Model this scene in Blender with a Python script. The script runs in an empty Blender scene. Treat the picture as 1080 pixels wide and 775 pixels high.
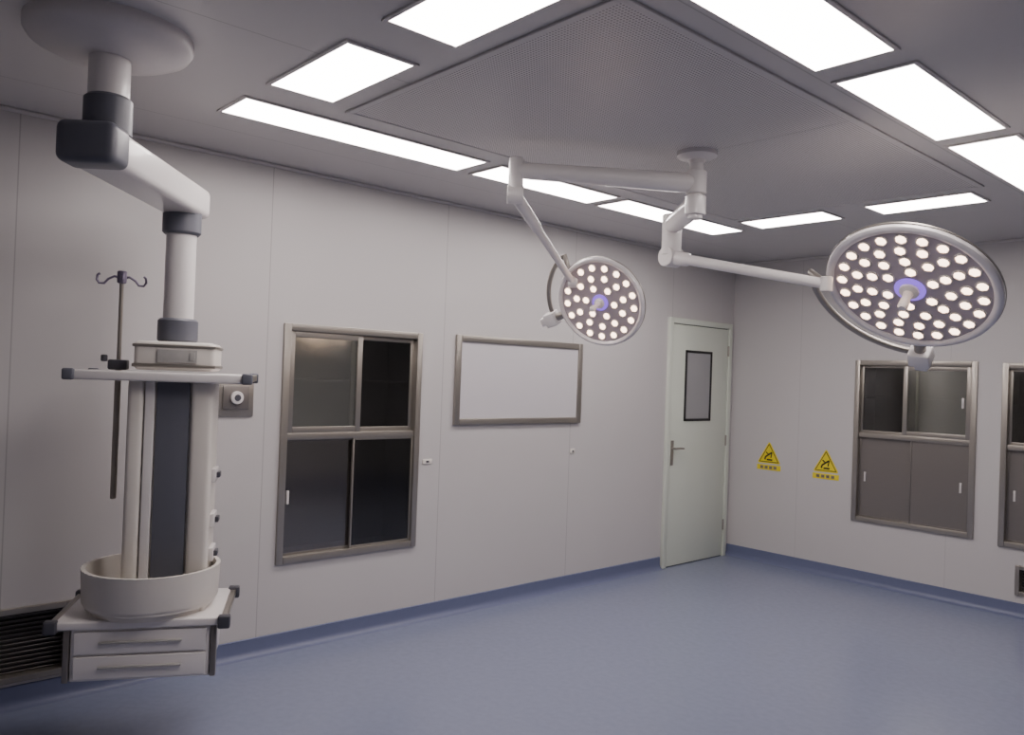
import bpy, bmesh, math
from mathutils import Vector, Matrix
V=Vector
# ---------------------------------------------------------------- camera
yaw=math.radians(47.9); pitch=math.radians(0.6); roll=0.036
F0=V((-math.sin(yaw),math.cos(yaw),0)); R0=V((math.cos(yaw),math.sin(yaw),0)); UP=V((0,0,1))
F=F0*math.cos(pitch)+UP*math.sin(pitch); U=R0.cross(F)
CX=R0*math.cos(roll)+U*math.sin(roll); CY=-R0*math.sin(roll)+U*math.cos(roll)
CAM=V((0,0,1.64))
cd=bpy.data.cameras.new('camera'); cam=bpy.data.objects.new('camera',cd); bpy.context.collection.objects.link(cam)
cd.sensor_width=36; cd.lens=850/1080*36; cd.clip_start=0.02
m=Matrix((CX,CY,-F)).transposed().to_4x4(); m.translation=CAM; cam.matrix_world=m
bpy.context.scene.camera=cam
# ---------------------------------------------------------------- materials
def srgb(r,g,b):
    f=lambda c:((c/255+.055)/1.055)**2.4 if c/255>.04045 else c/255/12.92
    return (f(r),f(g),f(b),1)
def mat(n,col,rough=.5,metal=0,emit=None,es=0,noise=0,nscale=40,bump=0,coat=0,bscale=None,stretch=None):
    m=bpy.data.materials.new(n); m.use_nodes=True; nt=m.node_tree; b=nt.nodes['Principled BSDF']
    b.inputs['Base Color'].default_value=col; b.inputs['Roughness'].default_value=rough; b.inputs['Metallic'].default_value=metal
    b.inputs['Coat Weight'].default_value=coat
    if emit: b.inputs['Emission Color'].default_value=emit; b.inputs['Emission Strength'].default_value=es
    if noise or bump:
        tc=nt.nodes.new('ShaderNodeTexCoord'); vec=tc.outputs['Object']
        if stretch:
            mp=nt.nodes.new('ShaderNodeMapping'); mp.inputs['Scale'].default_value=stretch; nt.links.new(vec,mp.inputs[0]); vec=mp.outputs[0]
    if noise:
        nz=nt.nodes.new('ShaderNodeTexNoise'); nz.inputs['Scale'].default_value=nscale; nz.inputs['Detail'].default_value=4; nt.links.new(vec,nz.inputs['Vector'])
        mx=nt.nodes.new('ShaderNodeMix'); mx.data_type='RGBA'
        mx.inputs['A'].default_value=tuple(c*(1-noise) for c in col[:3])+(1,); mx.inputs['B'].default_value=tuple(min(1,c*(1+noise)) for c in col[:3])+(1,)
        nt.links.new(nz.outputs['Fac'],mx.inputs['Factor']); nt.links.new(mx.outputs['Result'],b.inputs['Base Color'])
    if bump:
        n2=nt.nodes.new('ShaderNodeTexNoise'); n2.inputs['Scale'].default_value=bscale or nscale; nt.links.new(vec,n2.inputs['Vector'])
        bp=nt.nodes.new('ShaderNodeBump'); bp.inputs['Strength'].default_value=bump; bp.inputs['Distance'].default_value=.01
        nt.links.new(n2.outputs['Fac'],bp.inputs['Height']); nt.links.new(bp.outputs[0],b.inputs['Normal'])
    return m
def seam_material(n,col,rough,metal,axes,offs,period,width,dark,noise=.04,bump=.03):
    """panel material: thin joint lines every `period` metres along the given object axes"""
    m=mat(n,col,rough,metal,noise=noise,nscale=1.2,bump=bump,bscale=2.0); nt=m.node_tree; b=nt.nodes['Principled BSDF']
    src=b.inputs['Base Color'].links[0].from_socket
    tc=nt.nodes.new('ShaderNodeTexCoord'); sp=nt.nodes.new('ShaderNodeSeparateXYZ'); nt.links.new(tc.outputs['Object'],sp.inputs[0])
    last=None
    def M(op,a,bv=None):
        k=nt.nodes.new('ShaderNodeMath'); k.operation=op
        if hasattr(a,'links'): nt.links.new(a,k.inputs[0])
        else: k.inputs[0].default_value=a
        if bv is not None:
            if hasattr(bv,'links'): nt.links.new(bv,k.inputs[1])
            else: k.inputs[1].default_value=bv
        return k.outputs[0]
    for a,o,p in zip(axes,offs,period):
        x=M('ADD',sp.outputs[a],-o+p*50); x=M('DIVIDE',x,p); x=M('FRACT',x); x=M('LESS_THAN',x,width/p)
        last=x if last is None else M('MAXIMUM',last,x)
    mx=nt.nodes.new('ShaderNodeMix'); mx.data_type='RGBA'; nt.links.new(last,mx.inputs['Factor']); nt.links.new(src,mx.inputs['A'])
    mx.inputs['B'].default_value=tuple(c*dark for c in col[:3])+(1,); nt.links.new(mx.outputs['Result'],b.inputs['Base Color'])
    return m
def perforated(n,col):
    m=mat(n,col,.4,.0); nt=m.node_tree; b=nt.nodes['Principled BSDF']
    tc=nt.nodes.new('ShaderNodeTexCoord'); mp=nt.nodes.new('ShaderNodeMapping'); s=1/.014; mp.inputs['Scale'].default_value=(s,s,0)
    nt.links.new(tc.outputs['Object'],mp.inputs[0]); fr=nt.nodes.new('ShaderNodeVectorMath'); fr.operation='FRACTION'; nt.links.new(mp.outputs[0],fr.inputs[0])
    ds=nt.nodes.new('ShaderNodeVectorMath'); ds.operation='DISTANCE'; ds.inputs[1].default_value=(.5,.5,0); nt.links.new(fr.outputs[0],ds.inputs[0])
    lt=nt.nodes.new('ShaderNodeMath'); lt.operation='LESS_THAN'; lt.inputs[1].default_value=.29; nt.links.new(ds.outputs['Value'],lt.inputs[0])
    mx=nt.nodes.new('ShaderNodeMix'); mx.data_type='RGBA'; nt.links.new(lt.outputs[0],mx.inputs['Factor']); mx.inputs['A'].default_value=col
    mx.inputs['B'].default_value=tuple(c*.28 for c in col[:3])+(1,); nt.links.new(mx.outputs['Result'],b.inputs['Base Color'])
    return m
def glass(n,tint,refl=.12):
    m=bpy.data.materials.new(n); m.use_nodes=True; nt=m.node_tree; nt.nodes.clear()
    o=nt.nodes.new('ShaderNodeOutputMaterial'); t=nt.nodes.new('ShaderNodeBsdfTransparent'); t.inputs[0].default_value=tint
    g=nt.nodes.new('ShaderNodeBsdfGlossy'); g.inputs['Roughness'].default_value=.12; g.inputs[0].default_value=(.9,.92,.88,1)
    x=nt.nodes.new('ShaderNodeMixShader'); x.inputs[0].default_value=refl; nt.links.new(t.outputs[0],x.inputs[1]); nt.links.new(g.outputs[0],x.inputs[2]); nt.links.new(x.outputs[0],o.inputs[0])
    return m
M_wallL=seam_material('wall_panel_paint',srgb(190,187,187),.34,0,[1],[0.78],[1.26],.006,.72)
M_wallB=seam_material('wall_panel_paint_back',srgb(190,187,187),.34,0,[0],[-4.0+.35],[1.26],.004,.8)
M_ceil=seam_material('ceiling_panel_paint',srgb(200,197,197),.34,0,[0],[-3.9],[1.2],.006,.7)
M_ctrim=mat('ceiling_trim_paint',srgb(200,197,197),.4,noise=.03)
M_floor=mat('vinyl_floor_blue',srgb(122,129,152),.24,0,noise=.10,nscale=25,bump=.02,bscale=6)
M_base=mat('vinyl_baseboard_blue',srgb(96,103,132),.4,noise=.04,nscale=30)
M_light=mat('led_panel_diffuser',(1,.95,.9,1),.5,emit=(1,.905,.87,1),es=18.0)
M_alu=mat('white_aluminium_trim',srgb(208,203,202),.35,.0,noise=.03)
M_steel=mat('brushed_steel',srgb(158,153,146),.33,.75,noise=.08,nscale=30,stretch=(1,1,30))
M_steeld=mat('brushed_steel_dark',srgb(126,121,118),.32,.5,noise=.06,nscale=20,stretch=(1,1,30))
M_inner=mat('cabinet_interior_steel',srgb(124,120,118),.4,.2,noise=.05)
M_dark=mat('dark_interior',srgb(48,45,47),.5,noise=.05)
M_white=mat('white_enamel',srgb(224,220,219),.3,coat=.3,noise=.02,nscale=8)
M_cream=mat('cream_plastic',srgb(218,213,206),.4,noise=.03,nscale=10)
M_grey=mat('grey_plastic',srgb(98,100,110),.4,noise=.04,nscale=20)
M_dgrey=mat('dark_grey_plastic',srgb(72,72,80),.35,noise=.05,nscale=20)
M_door=mat('door_paint_pale_green',srgb(208,214,202),.35,noise=.02,nscale=3)
M_black=mat('black_rubber',srgb(28,28,30),.5,noise=.05)
M_glass=glass('clear_glass',(.8,.82,.78,1),.32)
M_dglass=glass('smoked_glass',(.5,.49,.5,1),.08)
M_rglass=glass('tinted_reflective_glass',(.74,.70,.70,1),.18)
M_frost=mat('door_vision_glass',srgb(152,152,154),.12,noise=.08,nscale=2,coat=.5)
M_board=mat('film_viewer_screen',srgb(198,195,199),.25,noise=.02,nscale=3,coat=.4)
M_yellow=mat('warning_yellow',srgb(225,205,30),.5,noise=.04)
M_led=mat('warm_led_lens',(1,.85,.75,1),.2,emit=(1,.70,.50,1),es=7.5)
M_face=mat('lamp_faceplate',srgb(186,174,179),.35,.0,noise=.05)
M_rim=mat('lamp_bezel_satin',srgb(222,218,220),.28,.1,noise=.03)
M_purple=mat('hub_violet_glow',srgb(90,60,160),.3,emit=(.30,.14,.9,1),es=1.2)
M_perf=perforated('perforated_diffuser_steel',srgb(212,208,208))
M_label=mat('label_plate',srgb(170,168,165),.4,noise=.1,nscale=60)
M_violet=mat('violet_anodised_metal',srgb(128,120,142),.35,.5,noise=.03)
# ---------------------------------------------------------------- mesh helpers
class Obj:
    """an Empty that carries named parts (world-space geometry)"""
    def __init__(s,name,loc): 
        s.e=bpy.data.objects.new(name,None); s.e.location=loc; s.e.empty_display_size=.1; bpy.context.collection.objects.link(s.e); s.loc=V(loc)
def emit(name,bm,mats,parent=None,smooth=True,mtx=None):
    if mtx is not None: bmesh.ops.transform(bm,matrix=mtx,verts=bm.verts)
    bmesh.ops.recalc_face_normals(bm,faces=bm.faces)
    me=bpy.data.meshes.new(name); bm.to_mesh(me); bm.free()
    for q in (mats if isinstance(mats,(list,tuple)) else [mats]): me.materials.append(q)
    if smooth: me.shade_smooth(); me.set_sharp_from_angle(angle=math.radians(35))
    o=bpy.data.objects.new(name,me); bpy.context.collection.objects.link(o)
    if parent: o.parent=parent.e; o.location=-parent.loc
    return o
def b_box(bm,lo,hi,bev=0,mi=0,seg=2,mtx=None):
    t=bmesh.new(); bmesh.ops.create_cube(t,size=1)
    lo=V(lo);hi=V(hi); s=hi-lo
    bmesh.ops.scale(t,vec=s,verts=t.verts); bmesh.ops.translate(t,vec=(lo+hi)/2,verts=t.verts)
    if bev: bmesh.ops.bevel(t,geom=t.edges[:],offset=bev,segments=seg,affect='EDGES',profile=.5)
    if mtx is not None: bmesh.ops.transform(t,matrix=mtx,verts=t.verts)
    _merge(bm,t,mi)
def _merge(bm,t,mi):
    for f in t.faces: f.material_index=mi
    me=bpy.data.meshes.new('tmp'); t.to_mesh(me); t.free(); n=len(bm.faces); bm.from_mesh(me); bpy.data.meshes.remove(me)
    bm.faces.ensure_lookup_table()
def frame_of(d):
    d=d.normalized(); a=V((0,0,1)) if abs(d.z)<.95 else V((1,0,0)); x=a.cross(d).normalized(); return x,d.cross(x)
def b_sweep(bm,pts,rad,seg=20,mi=0,squash=1.0):
    pts=[V(p) for p in pts]; n=len(pts); rad=rad if isinstance(rad,(list,tuple)) else [rad]*n
    t=bmesh.new(); rings=[]; x=None
    for i,p in enumerate(pts):
        d=(pts[min(i+1,n-1)]-pts[max(i-1,0)]).normalized()
        if x is None: x,y=frame_of(d)
        else: x=(x-d*x.dot(d)).normalized(); y=d.cross(x)
        rings.append([t.verts.new(p+(x*math.cos(2*math.pi*k/seg)+y*math.sin(2*math.pi*k/seg)*squash)*rad[i]) for k in range(seg)])
    for a,b in zip(rings,rings[1:]):
        for k in range(seg): t.faces.new((a[k],a[(k+1)%seg],b[(k+1)%seg],b[k]))
    t.faces.new(rings[0][::-1]); t.faces.new(rings[-1]); _merge(bm,t,mi)
def b_cyl(bm,a,b,r,mi=0,seg=24,bev=.004):
    a=V(a);b=V(b);d=(b-a); L=d.length; d.normalize(); e=min(bev,L*.3,r*.4)
    b_sweep(bm,[a,a+d*1e-4,a+d*e,b-d*e,b-d*1e-4,b],[r-e,r-e,r,r,r-e,r-e],seg,mi)
def b_lathe(bm,prof,mtx,seg=64,mi=0,close=True):
    t=bmesh.new(); rings=[]
    for r,z in prof:
        if r<1e-6: rings.append([t.verts.new((0,0,z))])
        else: rings.append([t.verts.new((r*math.cos(2*math.pi*k/seg),r*math.sin(2*math.pi*k/seg),z)) for k in range(seg)])
    for a,b in zip(rings,rings[1:]):
        for k in range(seg):
            k2=(k+1)%seg
            if len(a)==1 and len(b)==1: continue
            if len(a)==1: t.faces.new((a[0],b[k2],b[k]))
            elif len(b)==1: t.faces.new((a[k],a[k2],b[0]))
            else: t.faces.new((a[k],a[k2],b[k2],b[k]))
    bmesh.ops.transform(t,matrix=mtx,verts=t.verts); _merge(bm,t,mi)
# ---------------------------------------------------------------- room shell
LX=-4.35; BY=6.80; H=2.8; RX=1.7; FY=-1.6
def wall_with_holes(name,mapf,u0,u1,holes,material,th=.12):
    us=sorted({u0,u1,*[h[0] for h in holes],*[h[1] for h in holes]}); zs=sorted({0,H,*[h[2] for h in holes],*[h[3] for h in holes]})
    bm=bmesh.new()
    t=bmesh.new(); gv={}
    def vert(u,z,d):
        k=(round(u,4),round(z,4),d)
        if k not in gv: gv[k]=t.verts.new(mapf(u,z,d))
        return gv[k]
    solid=lambda i,j: 0<=i<len(us)-1 and 0<=j<len(zs)-1 and not any(h[0]-1e-6<=us[i] and us[i+1]<=h[1]+1e-6 and h[2]-1e-6<=zs[j] and zs[j+1]<=h[3]+1e-6 for h in holes)
    for i in range(len(us)-1):
        for j in range(len(zs)-1):
            if not solid(i,j): continue
            a,b,c,d=us[i],us[i+1],zs[j],zs[j+1]
            for dd in (0,th): t.faces.new([vert(a,c,dd),vert(b,c,dd),vert(b,d,dd),vert(a,d,dd)])
            for (ni,nj,p,q) in ((i-1,j,(a,c),(a,d)),(i+1,j,(b,c),(b,d)),(i,j-1,(a,c),(b,c)),(i,j+1,(a,d),(b,d))):
                if not solid(ni,nj): t.faces.new([vert(*p,0),vert(*q,0),vert(*q,th),vert(*p,th)])
    _merge(bm,t,0)
    return emit(name,bm,material,smooth=False)
cabL=(2.14,3.12,.50,1.90); ventL=(.42,1.09,.12,.47)
wall_with_holes('wall_left',lambda u,z,d:(LX-d,u,z),FY,BY+.12,[cabL,ventL],M_wallL)
cabB1=(-3.14,-2.19,.52,1.88); cabB2=(-2.02,-1.07,.50,1.87); ventB=(-1.90,-1.45,.16,.38)
wall_with_holes('wall_back',lambda u,z,d:(u,BY+d,z),LX,RX,[cabB1,cabB2,ventB],M_wallB)
def simple(name,lo,hi,mt,bev=0,parent=None):
    bm=bmesh.new(); b_box(bm,lo,hi,bev); return emit(name,bm,mt,parent,smooth=bool(bev))
simple('floor',(LX-.12,FY-.12,-.1),(RX+.12,BY+.12,0),M_floor)
simple('ceiling',(LX-.12,FY-.12,H),(RX+.12,BY+.12,H+.1),M_ceil)
simple('wall_right',(RX,FY-.12,0),(RX+.12,BY+.12,H),M_wallL)
simple('wall_front',(LX-.12,FY-.12,0),(RX,FY,H),M_wallB)
def baseboard(name,a,b,inward):
    a=V(a);b=V(b);n=V(inward); prof=[(0,0),(.045,0),(.03,.006),(.016,.018),(.009,.04),(.007,.10),(0,.104)]
    bm=bmesh.new(); t=bmesh.new(); ra=[t.verts.new(a+n*p+UP*z) for p,z in prof]; rb=[t.verts.new(b+n*p+UP*z) for p,z in prof]
    for i in range(len(prof)): j=(i+1)%len(prof); t.faces.new((ra[i],ra[j],rb[j],rb[i]))
    t.faces.new(ra);t.faces.new(rb); _merge(bm,t,0); return emit(name,bm,M_base)
baseboard('baseboard_left',(LX,FY,0),(LX,5.75,0),(1,0,0))
baseboard('baseboard_back',(LX,BY,0),(RX,BY,0),(0,-1,0))
baseboard('baseboard_right',(RX,FY,0),(RX,BY,0),(-1,0,0))
baseboard('baseboard_front',(LX,FY,0),(RX,FY,0),(0,1,0))
simple('trim_1',(LX,FY,H-.02),(LX+.02,BY,H),M_ctrim,.006)
simple('trim_2',(LX,BY-.02,H-.02),(RX,BY,H),M_ctrim,.006)
# ---------------------------------------------------------------- ceiling light panels
def panel(x0,x1,y0,y1):
    bm=bmesh.new(); w=.018; z0=H-.008
    b_box(bm,(x0-w,y0-w,z0),(x1+w,y0,H),.002,1); b_box(bm,(x0-w,y1,z0),(x1+w,y1+w,H),.002,1)
    b_box(bm,(x0-w,y0,z0),(x0,y1,H),.002,1); b_box(bm,(x1,y0,z0),(x1+w,y1,H),.002,1)
    b_box(bm,(x0,y0,H-.007),(x1,y1,H),0,0)
    return emit('ceiling_light_panel',bm,[M_light,M_alu],smooth=False)
for p in [(-3.62,-3.36,1.44,2.79),(-3.62,-3.36,2.91,3.88),(-3.62,-3.36,3.99,5.32),(-3.19,-2.59,5.04,5.32),(-2.31,-1.70,5.06,5.34),
          (-3.12,-2.52,1.44,1.72),(-2.26,-1.66,1.44,1.72),(-1.46,-1.18,1.44,2.76),(-1.46,-1.18,2.93,3.90),(-1.46,-1.18,4.05,5.36)]: panel(*p)
# laminar flow diffuser
bm=bmesh.new(); x0,x1,y0,y1=-3.18,-1.62,1.86,4.92
b_box(bm,(x0,y0,H-.006),(x1,y1,H),0,0)
for a in (x0-.03,x1): b_box(bm,(a,y0-.03,H-.010),(a+.03,y1+.03,H),.003,1)
for a in (y0-.03,y1): b_box(bm,(x0,a,H-.010),(x1,a+.03,H),.003,1)
yy=(y0+y1)/2; b_box(bm,(x0,yy-.003,H-.0068),(x1,yy+.003,H),0,1)
emit('laminar_flow_diffuser',bm,[M_perf,M_ctrim],smooth=False)
# ---------------------------------------------------------------- recessed cabinets
def cabinet(name,mtx,w,h,mid,style):
    o=Obj(name,mtx@V((0,0,0))); fr=.042
    bm=bmesh.new()
    b_box(bm,(0,-.018,0),(fr,.05,h),.004); b_box(bm,(w-fr,-.018,0),(w,.05,h),.004)
    b_box(bm,(fr,-.018,0),(w-fr,.05,fr),.004); b_box(bm,(fr,-.018,h-fr),(w-fr,.05,h),.004)
    b_box(bm,(fr,-.006,mid-.02),(w-fr,.05,mid+.02),.003)
    emit('steel_frame',bm,M_steel,o,mtx=mtx)
    bm=bmesh.new(); D=.38; t=.004
    b_box(bm,(0,.05,0),(t,D,h)); b_box(bm,(w-t,.05,0),(w,D,h)); b_box(bm,(0,.05,0),(w,D,t)); b_box(bm,(0,.05,h-t),(w,D,h)); b_box(bm,(0,D,0),(w,D+t,h))
    b_box(bm,(0,.09,mid-.01),(w,D,mid+.01)); b_box(bm,(0,.12,mid+(h-mid)*.5-.006),(w,D,mid+(h-mid)*.5+.006)); 
    emit('carcass',bm,M_inner,o,smooth=False,mtx=mtx)
    def door(nm,xa,xb,za,zb,y,matl,fw=.028,handle=None,frm=M_steel):
        bm=bmesh.new()
        b_box(bm,(xa,y,za),(xa+fw,y+.018,zb),.002,0); b_box(bm,(xb-fw,y,za),(xb,y+.018,zb),.002,0)
        b_box(bm,(xa+fw,y,za),(xb-fw,y+.018,za+fw),.002,0); b_box(bm,(xa+fw,y,zb-fw),(xb-fw,y+.018,zb),.002,0)
        b_box(bm,(xa+fw,y+.007,za+fw),(xb-fw,y+.011,zb-fw),0,1)
        if handle is not None:
            b_box(bm,(handle-.008,y-.003,(za+zb)/2-.04),(handle+.008,y+.012,(za+zb)/2+.04),.003,2)
        emit(nm,bm,[frm,matl,M_alu],o,mtx=mtx)
    a,b=fr,w-fr; c=w/2
    if style=='L':
        door('upper_door_1',a,c+.045,mid+.02,h-fr,.0,M_glass,handle=None,fw=.036)
        door('upper_door_2',c-.02,b,mid+.02,h-fr,.022,M_dglass)
        door('lower_door_1',a,c+.045,fr,mid-.02,.022,M_rglass,fw=.012,handle=a+.035,frm=M_steeld)
        door('lower_door_2',c-.0,b,fr,mid-.02,.0,M_dglass,fw=.012)
    else:
        door('upper_door_1',a,c+.03,mid+.02,h-fr,.022,M_dglass,fw=.02)
        door('upper_door_2',c-.08,b,mid+.02,h-fr,.0,M_glass,fw=.036,handle=b-.06)
        door('lower_door_1',a,c+.01,fr,mid-.02,.022,M_steeld,fw=.01,handle=a+.05,frm=M_steeld)
        door('lower_door_2',c-.01,b,fr,mid-.02,.0,M_steeld,fw=.01,handle=b-.06,frm=M_steeld)
def wm_left(u,z): return Matrix(((0,-1,0,LX),(1,0,0,u),(0,0,1,z),(0,0,0,1)))
def wm_back(u,z): return Matrix(((1,0,0,u),(0,1,0,BY),(0,0,1,z),(0,0,0,1)))
cabinet('recessed_instrument_cabinet',wm_left(2.14,.50),.98,1.40,.74,'L')
cabinet('recessed_instrument_cabinet.001',wm_back(-3.14,.52),.95,1.36,.73,'B')
cabinet('recessed_instrument_cabinet.002',wm_back(-2.02,.50),.95,1.37,.74,'B')
# ---------------------------------------------------------------- return air grilles
def grille(name,mtx,w,h):
    o=Obj(name,mtx@V((0,0,0))); bm=bmesh.new(); f=.03
    b_box(bm,(0,-.015,0),(f,.06,h),.003,0); b_box(bm,(w-f,-.015,0),(w,.06,h),.003,0); b_box(bm,(f,-.015,0),(w-f,.06,f),.003,0); b_box(bm,(f,-.015,h-f),(w-f,.06,h),.003,0)
    emit('grille_frame',bm,M_steel,o,smooth=False,mtx=mtx)
    bm=bmesh.new(); b_box(bm,(0,.10,0),(w,.11,h)); emit('duct_back',bm,M_dark,o,smooth=False,mtx=mtx)
    bm=bmesh.new()
    for s in range(int((h-2*f)/.022)):
        z=f+.010+s*.022; b_box(bm,(f,0,-.001),(w-f,.026,.001),0,0,mtx=Matrix.Translation((0,.03,z))@Matrix.Rotation(math.radians(-40),4,'X'))
    emit('louvres',bm,M_inner,o,smooth=False,mtx=mtx)
grille('return_air_grille',wm_left(.42,.12),.67,.35)
grille('return_air_grille.001',wm_back(-1.90,.16),.45,.22)
# ---------------------------------------------------------------- film viewer / board
o=Obj('x_ray_film_viewer',(LX,4.03,1.6)); mt=wm_left(3.40,1.29); w,h=1.26,.62
bm=bmesh.new(); f=.045
b_box(bm,(0,-.022,0),(f,0,h),.004); b_box(bm,(w-f,-.022,0),(w,0,h),.004); b_box(bm,(f,-.022,0),(w-f,0,f),.004); b_box(bm,(f,-.022,h-f),(w-f,0,h),.004)
emit('steel_frame',bm,M_steel,o,mtx=mt)
bm=bmesh.new(); b_box(bm,(f,-.010,f),(w-f,0,h-f)); emit('viewer_screen',bm,M_board,o,smooth=False,mtx=mt)
# ---------------------------------------------------------------- door
o=Obj('door_1',(LX,6.24,0)); mt=wm_left(5.76,0); w,h=.98,2.21
bm=bmesh.new(); f=.05
b_box(bm,(0,-.03,0),(f,0,h),.004); b_box(bm,(w-f,-.03,0),(w,0,h),.004); b_box(bm,(f,-.03,h-f),(w-f,0,h),.004)
emit('door_frame',bm,M_door,o,mtx=mt)
bm=bmesh.new(); b_box(bm,(f+.006,-.018,.008),(w-f-.006,-.004,h-f-.006),.003); emit('door_leaf',bm,M_door,o,mtx=mt)
bm=bmesh.new(); b_box(bm,(f,-.004,0),(w-f,0,h-f)); emit('door_gap',bm,M_black,o,smooth=False,mtx=mt)
bm=bmesh.new(); xa,xb,za,zb=.25,.66,1.29,1.93; g=.022
b_box(bm,(xa,-.028,za),(xa+g,-.017,zb),.003); b_box(bm,(xb-g,-.028,za),(xb,-.017,zb),.003); b_box(bm,(xa,-.028,za),(xb,-.017,za+g),.003); b_box(bm,(xa,-.028,zb-g),(xb,-.017,zb),.003)
emit('vision_panel_frame',bm,M_black,o,mtx=mt)
bm=bmesh.new(); b_box(bm,(xa+g,-.021,za+g),(xb-g,-.017,zb-g)); emit('vision_panel_glass',bm,M_frost,o,smooth=False,mtx=mt)
bm=bmesh.new(); b_box(bm,(.075,-.024,.90),(.115,-.017,1.12),.003); b_cyl(bm,(.095,-.02,1.05),(.095,-.065,1.05),.010); b_sweep(bm,[(.09,-.062,1.05),(.14,-.066,1.052),(.215,-.06,1.048)],[.010,.009,.008],12); b_cyl(bm,(.095,-.024,.95),(.095,-.032,.95),.010)
emit('lever_handle',bm,M_steel,o,mtx=mt)
bm=bmesh.new()
for z in (.3,1.1,1.95): b_cyl(bm,(w-f-.002,-.024,z-.05),(w-f-.002,-.024,z+.05),.008)
emit('hinges',bm,M_steel,o,mtx=mt)
# ---------------------------------------------------------------- warning signs
def sign(name,u,z):
    o=Obj(name,(u,BY,z)); mt=wm_back(u,z)
    def tri(bm,s,y0,y1,cz,mi):
        t=bmesh.new(); P=[(-s,cz-s*.577),(s,cz-s*.577),(0,cz+s*1.155)]
        pts=[]
        for i in range(3):
            p=V(P[i]);a=V(P[i-1]);b=V(P[(i+1)%3]); pts+= [p+(a-p).normalized()*s*.14,p+((a-p).normalized()+(b-p).normalized())*s*.04,p+(b-p).normalized()*s*.14]
        A=[t.verts.new((p.x,y0,p.y)) for p in pts]; B=[t.verts.new((p.x,y1,p.y)) for p in pts]
        t.faces.new(A);t.faces.new(B)
        for i in range(len(A)): j=(i+1)%len(A); t.faces.new((A[i],A[j],B[j],B[i]))
        _merge(bm,t,mi)
    bm=bmesh.new(); tri(bm,.118,-.003,0,.085,0); emit('yellow_triangle',bm,M_yellow,o,smooth=False,mtx=mt)
    bm=bmesh.new()
    s=.095; P=[V((-s,0,.085-s*.577)),V((s,0,.085-s*.577)),V((0,0,.085+s*1.155))]
    def bar(A,B,hw):
        d=(B-A).normalized(); q=d.cross(V((0,1,0)))*hw; t=bmesh.new()
        vs=[[t.verts.new(p+V((0,yy,0))) for p in (A+q,B+q,B-q,A-q)] for yy in (-.0045,-.0028)]
        t.faces.new(vs[0]);t.faces.new(vs[1])
        for k in range(4): t.faces.new((vs[0][k],vs[0][(k+1)%4],vs[1][(k+1)%4],vs[1][k]))
        _merge(bm,t,0)
    for i in range(3): bar(P[i],P[(i+1)%3],.003)
    for a,b,r in (((-.035,.075),(.03,.12),.007),((.03,.12),(.02,.07),.005),((-.02,.05),(.035,.05),.007),((-.035,.075),(-.04,.05),.007),((.0,.095),(-.03,.12),.005)):
        bar(V((a[0],0,a[1])),V((b[0],0,b[1])),r)
    emit('pictogram',bm,M_black,o,smooth=False,mtx=mt)
    bm=bmesh.new(); b_box(bm,(-.12,-.003,-.045),(.12,0,.003),.001,0)
    for k in range(4): b_box(bm,(-.085+k*.045,-.0045,-.034),(-.055+k*.045,-.0028,-.008),0,1)
    emit('caption_plate',bm,[M_yellow,M_steeld],o,smooth=False,mtx=mt)
sign('warning_sign',-3.93,.90); sign('warning_sign.001',-3.38,.88)
# ---------------------------------------------------------------- small wall fittings
o=Obj('gas_outlet_panel',(LX,1.86,1.46)); mt=wm_left(1.74,1.36)
bm=bmesh.new(); b_box(bm,(0,-.012,0),(.23,0,.21),.004); emit('steel_plate',bm,M_steel,o,mtx=mt)
bm=bmesh.new(); b_box(bm,(.05,-.02,.04),(.20,-.011,.17),.004,0); b_cyl(bm,(.125,-.018,.105),(.125,-.04,.105),.036,1); b_cyl(bm,(.125,-.038,.105),(.125,-.046,.105),.018,2); emit('gas_socket',bm,[M_steeld,M_white,M_dgrey],o,mtx=mt)
def plate(name,u,z,w,h):
    bm=bmesh.new(); b_box(bm,(0,-.008,0),(w,0,h),.003,0); b_box(bm,(w*.35,-.011,h*.3),(w*.65,-.007,h*.7),.001,1); emit(name,bm,[M_cream,M_dgrey],mtx=wm_left(u,z))
plate('wall_socket',3.16,1.035,.075,.032); plate('wall_socket.001',4.57,1.05,.05,.04)
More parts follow.
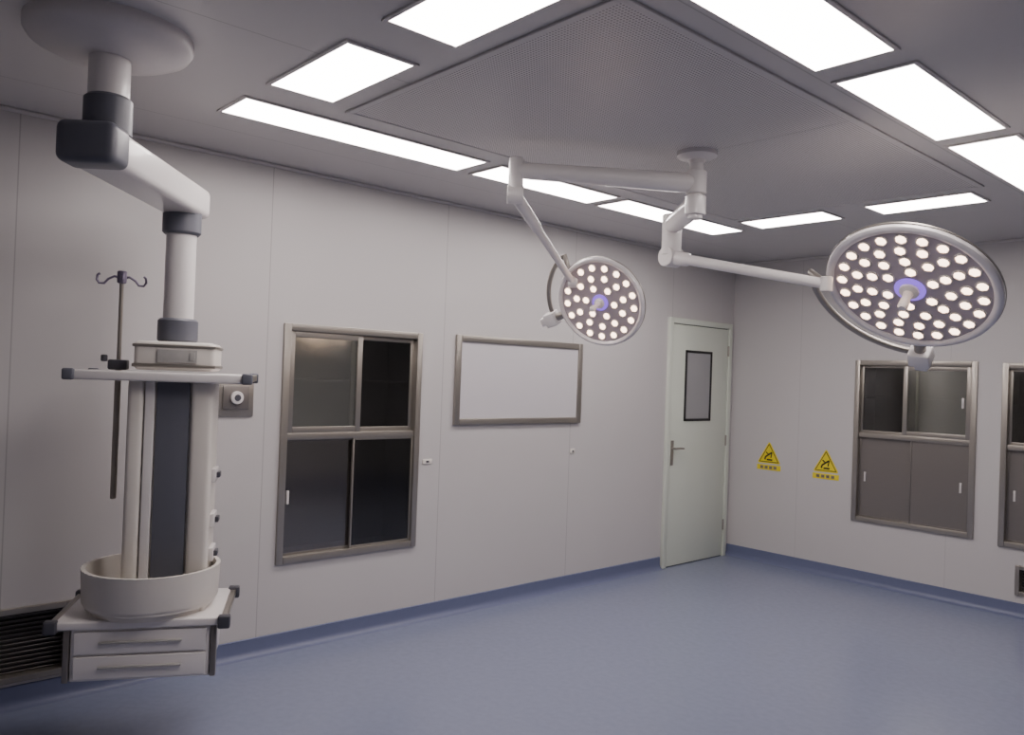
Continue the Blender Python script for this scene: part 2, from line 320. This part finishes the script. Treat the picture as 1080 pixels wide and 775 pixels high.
# ---------------------------------------------------------------- surgical lamps
def lamp_frame(c,tilt,dirx,diry):
    """face normal aimed at a person standing near the doorway, then tilted toward (right,up) by `tilt`"""
    c=V(c); t=(CAM-c).normalized(); r=t.cross(UP).normalized()*-1; u=t.cross(r)*1
    if u.z<0: u=-u
    n=(t*math.cos(tilt)+(r*dirx+u*diry).normalized()*math.sin(tilt)).normalized()
    e1=(r-n*r.dot(n)).normalized(); e2=n.cross(e1)
    M=Matrix((e1,e2,n)).transposed().to_4x4(); M.translation=c; return M
def arcpts(M,r,a0,a1,z,n=16): return [M@V((r*math.cos(math.radians(a0+(a1-a0)*k/n)),r*math.sin(math.radians(a0+(a1-a0)*k/n)),z)) for k in range(n+1)]
def lamp_head(o,M,Rr,rings,ledr,hub):
    bm=bmesh.new()
    b_lathe(bm,[(0,-.095),(Rr*.25,-.093),(Rr*.55,-.085),(Rr*.8,-.070),(Rr*.93,-.052),(Rr*.985,-.032),(Rr,-.012)],M,72)
    emit('housing',bm,M_white,o)
    bm=bmesh.new(); b_lathe(bm,[(Rr,-.014),(Rr*1.004,-.006),(Rr*.998,.004),(Rr*.975,.011),(Rr*.95,.012),(Rr*.92,.008),(Rr*.90,.002),(Rr*.90,-.004)],M,72); emit('bezel',bm,M_rim,o)
    bm=bmesh.new(); b_lathe(bm,[(Rr*1.006,-.024),(Rr*1.014,-.021),(Rr*1.014,-.014),(Rr*1.006,-.012)],M,72); emit('rim_band',bm,M_steel,o)
    bm=bmesh.new(); b_lathe(bm,[(0,-.001),(Rr*.905,-.001),(Rr*.905,-.004),(0,-.004)],M,64); emit('faceplate',bm,M_face,o)
    bm=bmesh.new(); 
    for rr,n,ph in rings:
        for k in range(n):
            a=2*math.pi*(k+ph)/n; T=M@Matrix.Translation((rr*Rr*math.cos(a),rr*Rr*math.sin(a),0))@Matrix.Rotation(a,4,'Z')
            b_lathe(bm,[(ledr*1.25,-.001),(ledr*1.25,.004),(ledr,.005)],T,10,1)
            b_lathe(bm,[(ledr,.003),(ledr*.8,.007),(0,.009)],T,6,0)
    emit('led_lenses',bm,[M_led,M_cream],o,smooth=False)
    bm=bmesh.new(); b_lathe(bm,[(hub*1.5,-.001),(hub*1.5,.004),(hub*1.1,.010),(hub*1.0,.010)],M,32,0)
    emit('hub_ring',bm,M_purple,o)
    bm=bmesh.new(); b_lathe(bm,[(hub*1.0,0),(hub*.95,.02),(hub*.5,.03),(hub*.42,.05),(hub*.48,.085),(hub*.5,.11),(hub*.35,.122),(0,.125)],M,24); emit('sterile_handle',bm,M_white,o)
sx,sy=-2.40,3.37
sl=Obj('ceiling_surgical_lamp',(sx,sy,H))
bm=bmesh.new(); b_lathe(bm,[(0,2.80),(.10,2.80),(.10,2.775),(.085,2.765),(.045,2.755),(.04,2.74),(0,2.74)],Matrix.Translation((sx,sy,0)),40)
b_cyl(bm,(sx,sy,2.76),(sx,sy,2.46),.036); b_cyl(bm,(sx,sy,2.70),(sx,sy,2.585),.052); b_cyl(bm,(sx,sy,2.575),(sx,sy,2.48),.052)
emit('ceiling_mount',bm,M_white,sl)
e1=V((-2.91,2.61,2.64))
bm=bmesh.new(); b_sweep(bm,[(sx,sy,2.64),V((sx,sy,2.64)).lerp(e1,.08),V((sx,sy,2.64)).lerp(e1,.92),e1],[.042,.050,.040,.036],20)
b_cyl(bm,e1+V((0,0,.06)),e1-V((0,0,.15)),.036); emit('extension_arm_1',bm,M_white,sl)
j1=V((-3.05,3.18,2.16)); s1=e1-V((0,0,.12))
bm=bmesh.new(); b_cyl(bm,s1-R0*.04,s1+R0*.04,.045); b_sweep(bm,[s1,s1.lerp(j1,.35),s1.lerp(j1,.4),j1],[.030,.028,.021,.018],18); b_cyl(bm,j1-R0*.025,j1+R0*.025,.028); emit('spring_arm_1',bm,M_white,sl)
e2=V((-2.81,3.73,2.53)); c2=V((sx,sy,2.53))
bm=bmesh.new(); b_sweep(bm,[c2,c2.lerp(e2,.12),c2.lerp(e2,.88),e2],[.048,.056,.052,.048],20); b_cyl(bm,e2+V((0,0,.06)),V((e2.x,e2.y,2.36)),.056); emit('extension_arm_2',bm,M_white,sl)
j2=V((-1.81,3.59,2.12)); s2=V((e2.x,e2.y,2.35)); hz=(j2-s2).cross(UP).normalized()
bm=bmesh.new(); b_cyl(bm,s2-hz*.05,s2+hz*.05,.058); b_sweep(bm,[s2,s2.lerp(j2,.12),s2.lerp(j2,.14),s2.lerp(j2,.95),j2],[.040,.040,.029,.025,.025],18); b_cyl(bm,j2-UP*.035,j2+UP*.035,.028); emit('spring_arm_2',bm,M_white,sl)
rad=math.radians
Ms=lamp_frame((-2.93,3.275,2.055),rad(30),-.75,-.66); Rs=.25
lamp_head(sl,Ms,Rs,[(.78,17,0),(.55,11,.5),(.33,6,0)],.0185,.030)
def yoke(nm,blk,M,Rr,j,a0,a1,gap,r,zz,bs):
    bm=bmesh.new(); pa=arcpts(M,Rr+gap,a0,a1,zz,20); b_sweep(bm,[j]+pa,r,12)
    c,s=math.cos(rad(a1)),math.sin(rad(a1)); b_cyl(bm,M@V(((Rr+gap)*c,(Rr+gap)*s,zz)),M@V(((Rr-.02)*c,(Rr-.02)*s,-.04)),r*1.7); emit(nm,bm,M_steel,sl)
    bm=bmesh.new(); b_box(bm,(Rr+gap-.02,-bs,zz-bs*.9),(Rr+gap+bs*1.3,bs,zz+bs*.9),.009,0,3); b_box(bm,(Rr+gap+bs*1.2,-bs*.6,zz-bs*.5),(Rr+gap+bs*2.2,bs*.6,zz+bs*.5),.006,0,3)
    emit(blk,bm,M_white,sl,mtx=M@Matrix.Rotation(rad(a1),4,'Z'))
yoke('yoke_1','joint_block_1',Ms,Rs,j1,135,208,.075,.013,-.03,.04)
Mb=lamp_frame((-1.485,3.72,2.09),rad(47),-.34,-.94); Rb=.368
lamp_head(sl,Mb,Rb,[(.80,22,0),(.625,16,.5),(.455,11,0),(.29,6,.5)],.0235,.044)
yoke('yoke_2','joint_block_2',Mb,Rb,j2,182,276,.085,.016,-.03,.05)
# ---------------------------------------------------------------- medical pendant
px,py=-3.08,.82; hx,hy=-3.67,1.30
pd=Obj('ceiling_medical_pendant',(px,py,H))
bm=bmesh.new(); b_lathe(bm,[(0,H),(.272,H),(.272,H-.03),(.26,H-.05),(.21,H-.075),(.13,H-.095),(0,H-.095)],Matrix.Translation((px,py,0)),64); emit('ceiling_canopy',bm,M_alu,pd)
bm=bmesh.new(); b_cyl(bm,(px,py,H-.08),(px,py,2.55),.068); emit('drop_column',bm,M_white,pd)
bm=bmesh.new(); b_cyl(bm,(px,py,2.57),(px,py,2.43),.080,bev=.01); emit('bearing_collar',bm,M_grey,pd)
ad=V((hx-px,hy-py,0)).normalized(); an=V((-ad.y,ad.x,0)); AM=Matrix((ad,an,UP)).transposed().to_4x4(); AM.translation=V((px,py,0)); L=(V((hx,hy,0))-V((px,py,0))).length
bm=bmesh.new(); b_box(bm,(-.10,-.09,2.305),(L+.11,.09,2.44),.03,0,4); emit('horizontal_arm',bm,M_white,pd,mtx=AM)
bm=bmesh.new(); b_box(bm,(-.17,-.10,2.302),(-.03,.10,2.445),.03,0,4); emit('arm_end_cap',bm,M_grey,pd,mtx=AM)
bm=bmesh.new(); b_cyl(bm,(hx,hy,2.33),(hx,hy,2.215),.082,bev=.01); b_cyl(bm,(hx,hy,1.84),(hx,hy,1.735),.085,bev=.01); emit('column_collars',bm,M_grey,pd)
bm=bmesh.new(); b_cyl(bm,(hx,hy,2.23),(hx,hy,1.83),.064); emit('lower_column',bm,M_white,pd)
ha=math.radians(62); hu=V((math.cos(ha),math.sin(ha),0)); hn=V((math.sin(ha),-math.cos(ha),0))
HM=Matrix((hu,-hn,UP)).transposed().to_4x4(); HM.translation=V((hx,hy,0))   # local x=right, y=back, z=up
def hb(name,boxes,mts):
    bm=bmesh.new()
    for b in boxes: b_box(bm,b[0],b[1],b[2],b[3] if len(b)>3 else 0,3)
    return emit(name,bm,mts,pd,mtx=HM)
hb('service_head_cap',[((-.150,-.15,1.61),(.175,.15,1.735),.02),((-.155,-.155,1.622),(.18,.155,1.638),.004,1),((-.155,-.155,1.708),(.18,.155,1.722),.004,1)],[M_cream,M_steel])
hb('head_label',[((-.055,-.158,1.645),(.105,-.148,1.70),.001),((.075,-.162,1.655),(.095,-.157,1.69),.001)],[M_label])
hb('service_head',[((-.17,-.14,.50),(-.105,.14,1.57),.02),((.085,-.14,.50),(.172,.14,1.57),.02),((-.11,-.11,.50),(.09,.14,1.57),.004)],[M_cream])
hb('front_channel',[((-.055,-.125,.55),(.078,-.105,1.56),.004)],[M_grey])
hb('front_strips',[((-.100,-.135,.55),(-.062,-.11,1.56),.004)],[M_white])
hb('instrument_shelf',[((-.375,-.20,1.562),(.31,.20,1.602),.008),],[M_white])
hb('shelf_rails',[((-.40,-.215,1.57),(-.375,.20,1.60),.006),((.31,-.215,1.57),(.335,.20,1.60),.006),((-.405,-.22,1.56),(-.36,-.19,1.608),.008,1),((.295,-.22,1.56),(.34,-.19,1.608),.008,1),((-.405,.18,1.56),(-.36,.21,1.608),.008,1),((.295,.18,1.56),(.34,.21,1.608),.008,1)],[M_steel,M_grey])
bl=[]
for z in (1.15,.95,.80): bl.append(((.17,-.06,z-.03),(.19,.06,z+.03),.004)); bl.append(((.19,-.03,z-.012),(.205,.03,z+.012),.003,1))
hb('gas_outlets',bl,[M_white,M_dgrey])
bm=bmesh.new()
t=bmesh.new(); seg=96; r0,r1=.27,.257; z0,z1=.615,.76; cxl=-.06
pr=[(r1,z0),(r0,z0),(r0+.003,z0+.01),(r0+.008,z1-.012),(r0+.010,z1),(r1+.006,z1),(r1+.002,z1-.012)]
rings=[]
for k in range(seg):
    a=2*math.pi*k/seg; wv=.0022*(1 if k%2 else -1); rings.append([t.verts.new((cxl+(r+wv)*math.cos(a),(r+wv)*math.sin(a)-.03,z)) for r,z in pr])
for k in range(seg):
    A=rings[k];B=rings[(k+1)%seg]
    for i in range(len(pr)): j=(i+1)%len(pr); t.faces.new((A[i],A[j],B[j],B[i]))
_merge(bm,t,0)
b_lathe(bm,[(0,.63),(r0-.004,.63),(r0-.006,.60),(r0-.03,.59),(r0-.03,.572),(0,.572)],Matrix.Translation((cxl,-.03,0)),48)
emit('guard_basin',bm,M_cream,pd,mtx=HM)
hb('lower_shelf',[((-.39,-.24,.540),(.25,.24,.575),.008)],[M_white])
hb('lower_shelf_rails',[((-.415,-.25,.545),(-.39,.24,.572),.005),((.25,-.25,.545),(.275,.24,.572),.005),((-.425,-.26,.53),(-.375,-.22,.585),.008,1),((.24,-.26,.53),(.29,-.22,.585),.008,1),((-.425,.21,.53),(-.375,.25,.585),.008,1),((.24,.21,.53),(.29,.25,.585),.008,1)],[M_steel,M_dgrey])
hb('drawer_unit',[((-.33,-.22,.325),(.21,.20,.545),.006),((-.315,-.232,.335),(.195,-.219,.428),.004),((-.315,-.232,.438),(.195,-.219,.53),.004)],[M_white])
hb('drawer_brackets',[((-.355,-.23,.325),(-.332,-.19,.545),.003),((.212,-.23,.325),(.235,-.19,.545),.003),((-.22,-.245,.482),(.10,-.231,.490),.002,1),((-.22,-.245,.380),(.10,-.231,.388),.002,1)],[M_steeld,M_label])
bm=bmesh.new(); pu,pn=-.25,.06
b_cyl(bm,(pu,pn,1.03),(pu,pn,1.62),.013); b_cyl(bm,(pu,pn,1.60),(pu,pn,2.03),.009); emit('infusion_pole',bm,M_steel,pd,mtx=HM)
bm=bmesh.new(); b_box(bm,(pu-.04,pn-.03,1.605),(pu+.04,pn+.03,1.65),.008); b_cyl(bm,(pu-.05,pn-.04,1.64),(pu-.05,pn-.04,1.67),.014); emit('pole_clamp',bm,M_dgrey,pd,mtx=HM)
bm=bmesh.new()
for k in range(4):
    a=math.pi/2*k+.25; dx,dy=math.cos(a),math.sin(a)
    pts=[(0,0,2.01),(.03,0,2.02),(.055,0,2.005),(.07,0,1.985),(.09,0,1.985),(.10,0,2.0),(.097,0,2.02),(.088,0,2.027)]
    b_sweep(bm,[(pu+x*dx,pn+x*dy,z) for x,_,z in pts],.0055,8)
b_cyl(bm,(pu,pn,1.99),(pu,pn,2.045),.02)
emit('infusion_hooks',bm,M_violet,pd,mtx=HM)
# ---------------------------------------------------------------- world
w=bpy.data.worlds.new('world'); bpy.context.scene.world=w; w.use_nodes=True; w.node_tree.nodes['Background'].inputs[0].default_value=(.5,.5,.5,1); w.node_tree.nodes['Background'].inputs[1].default_value=.1
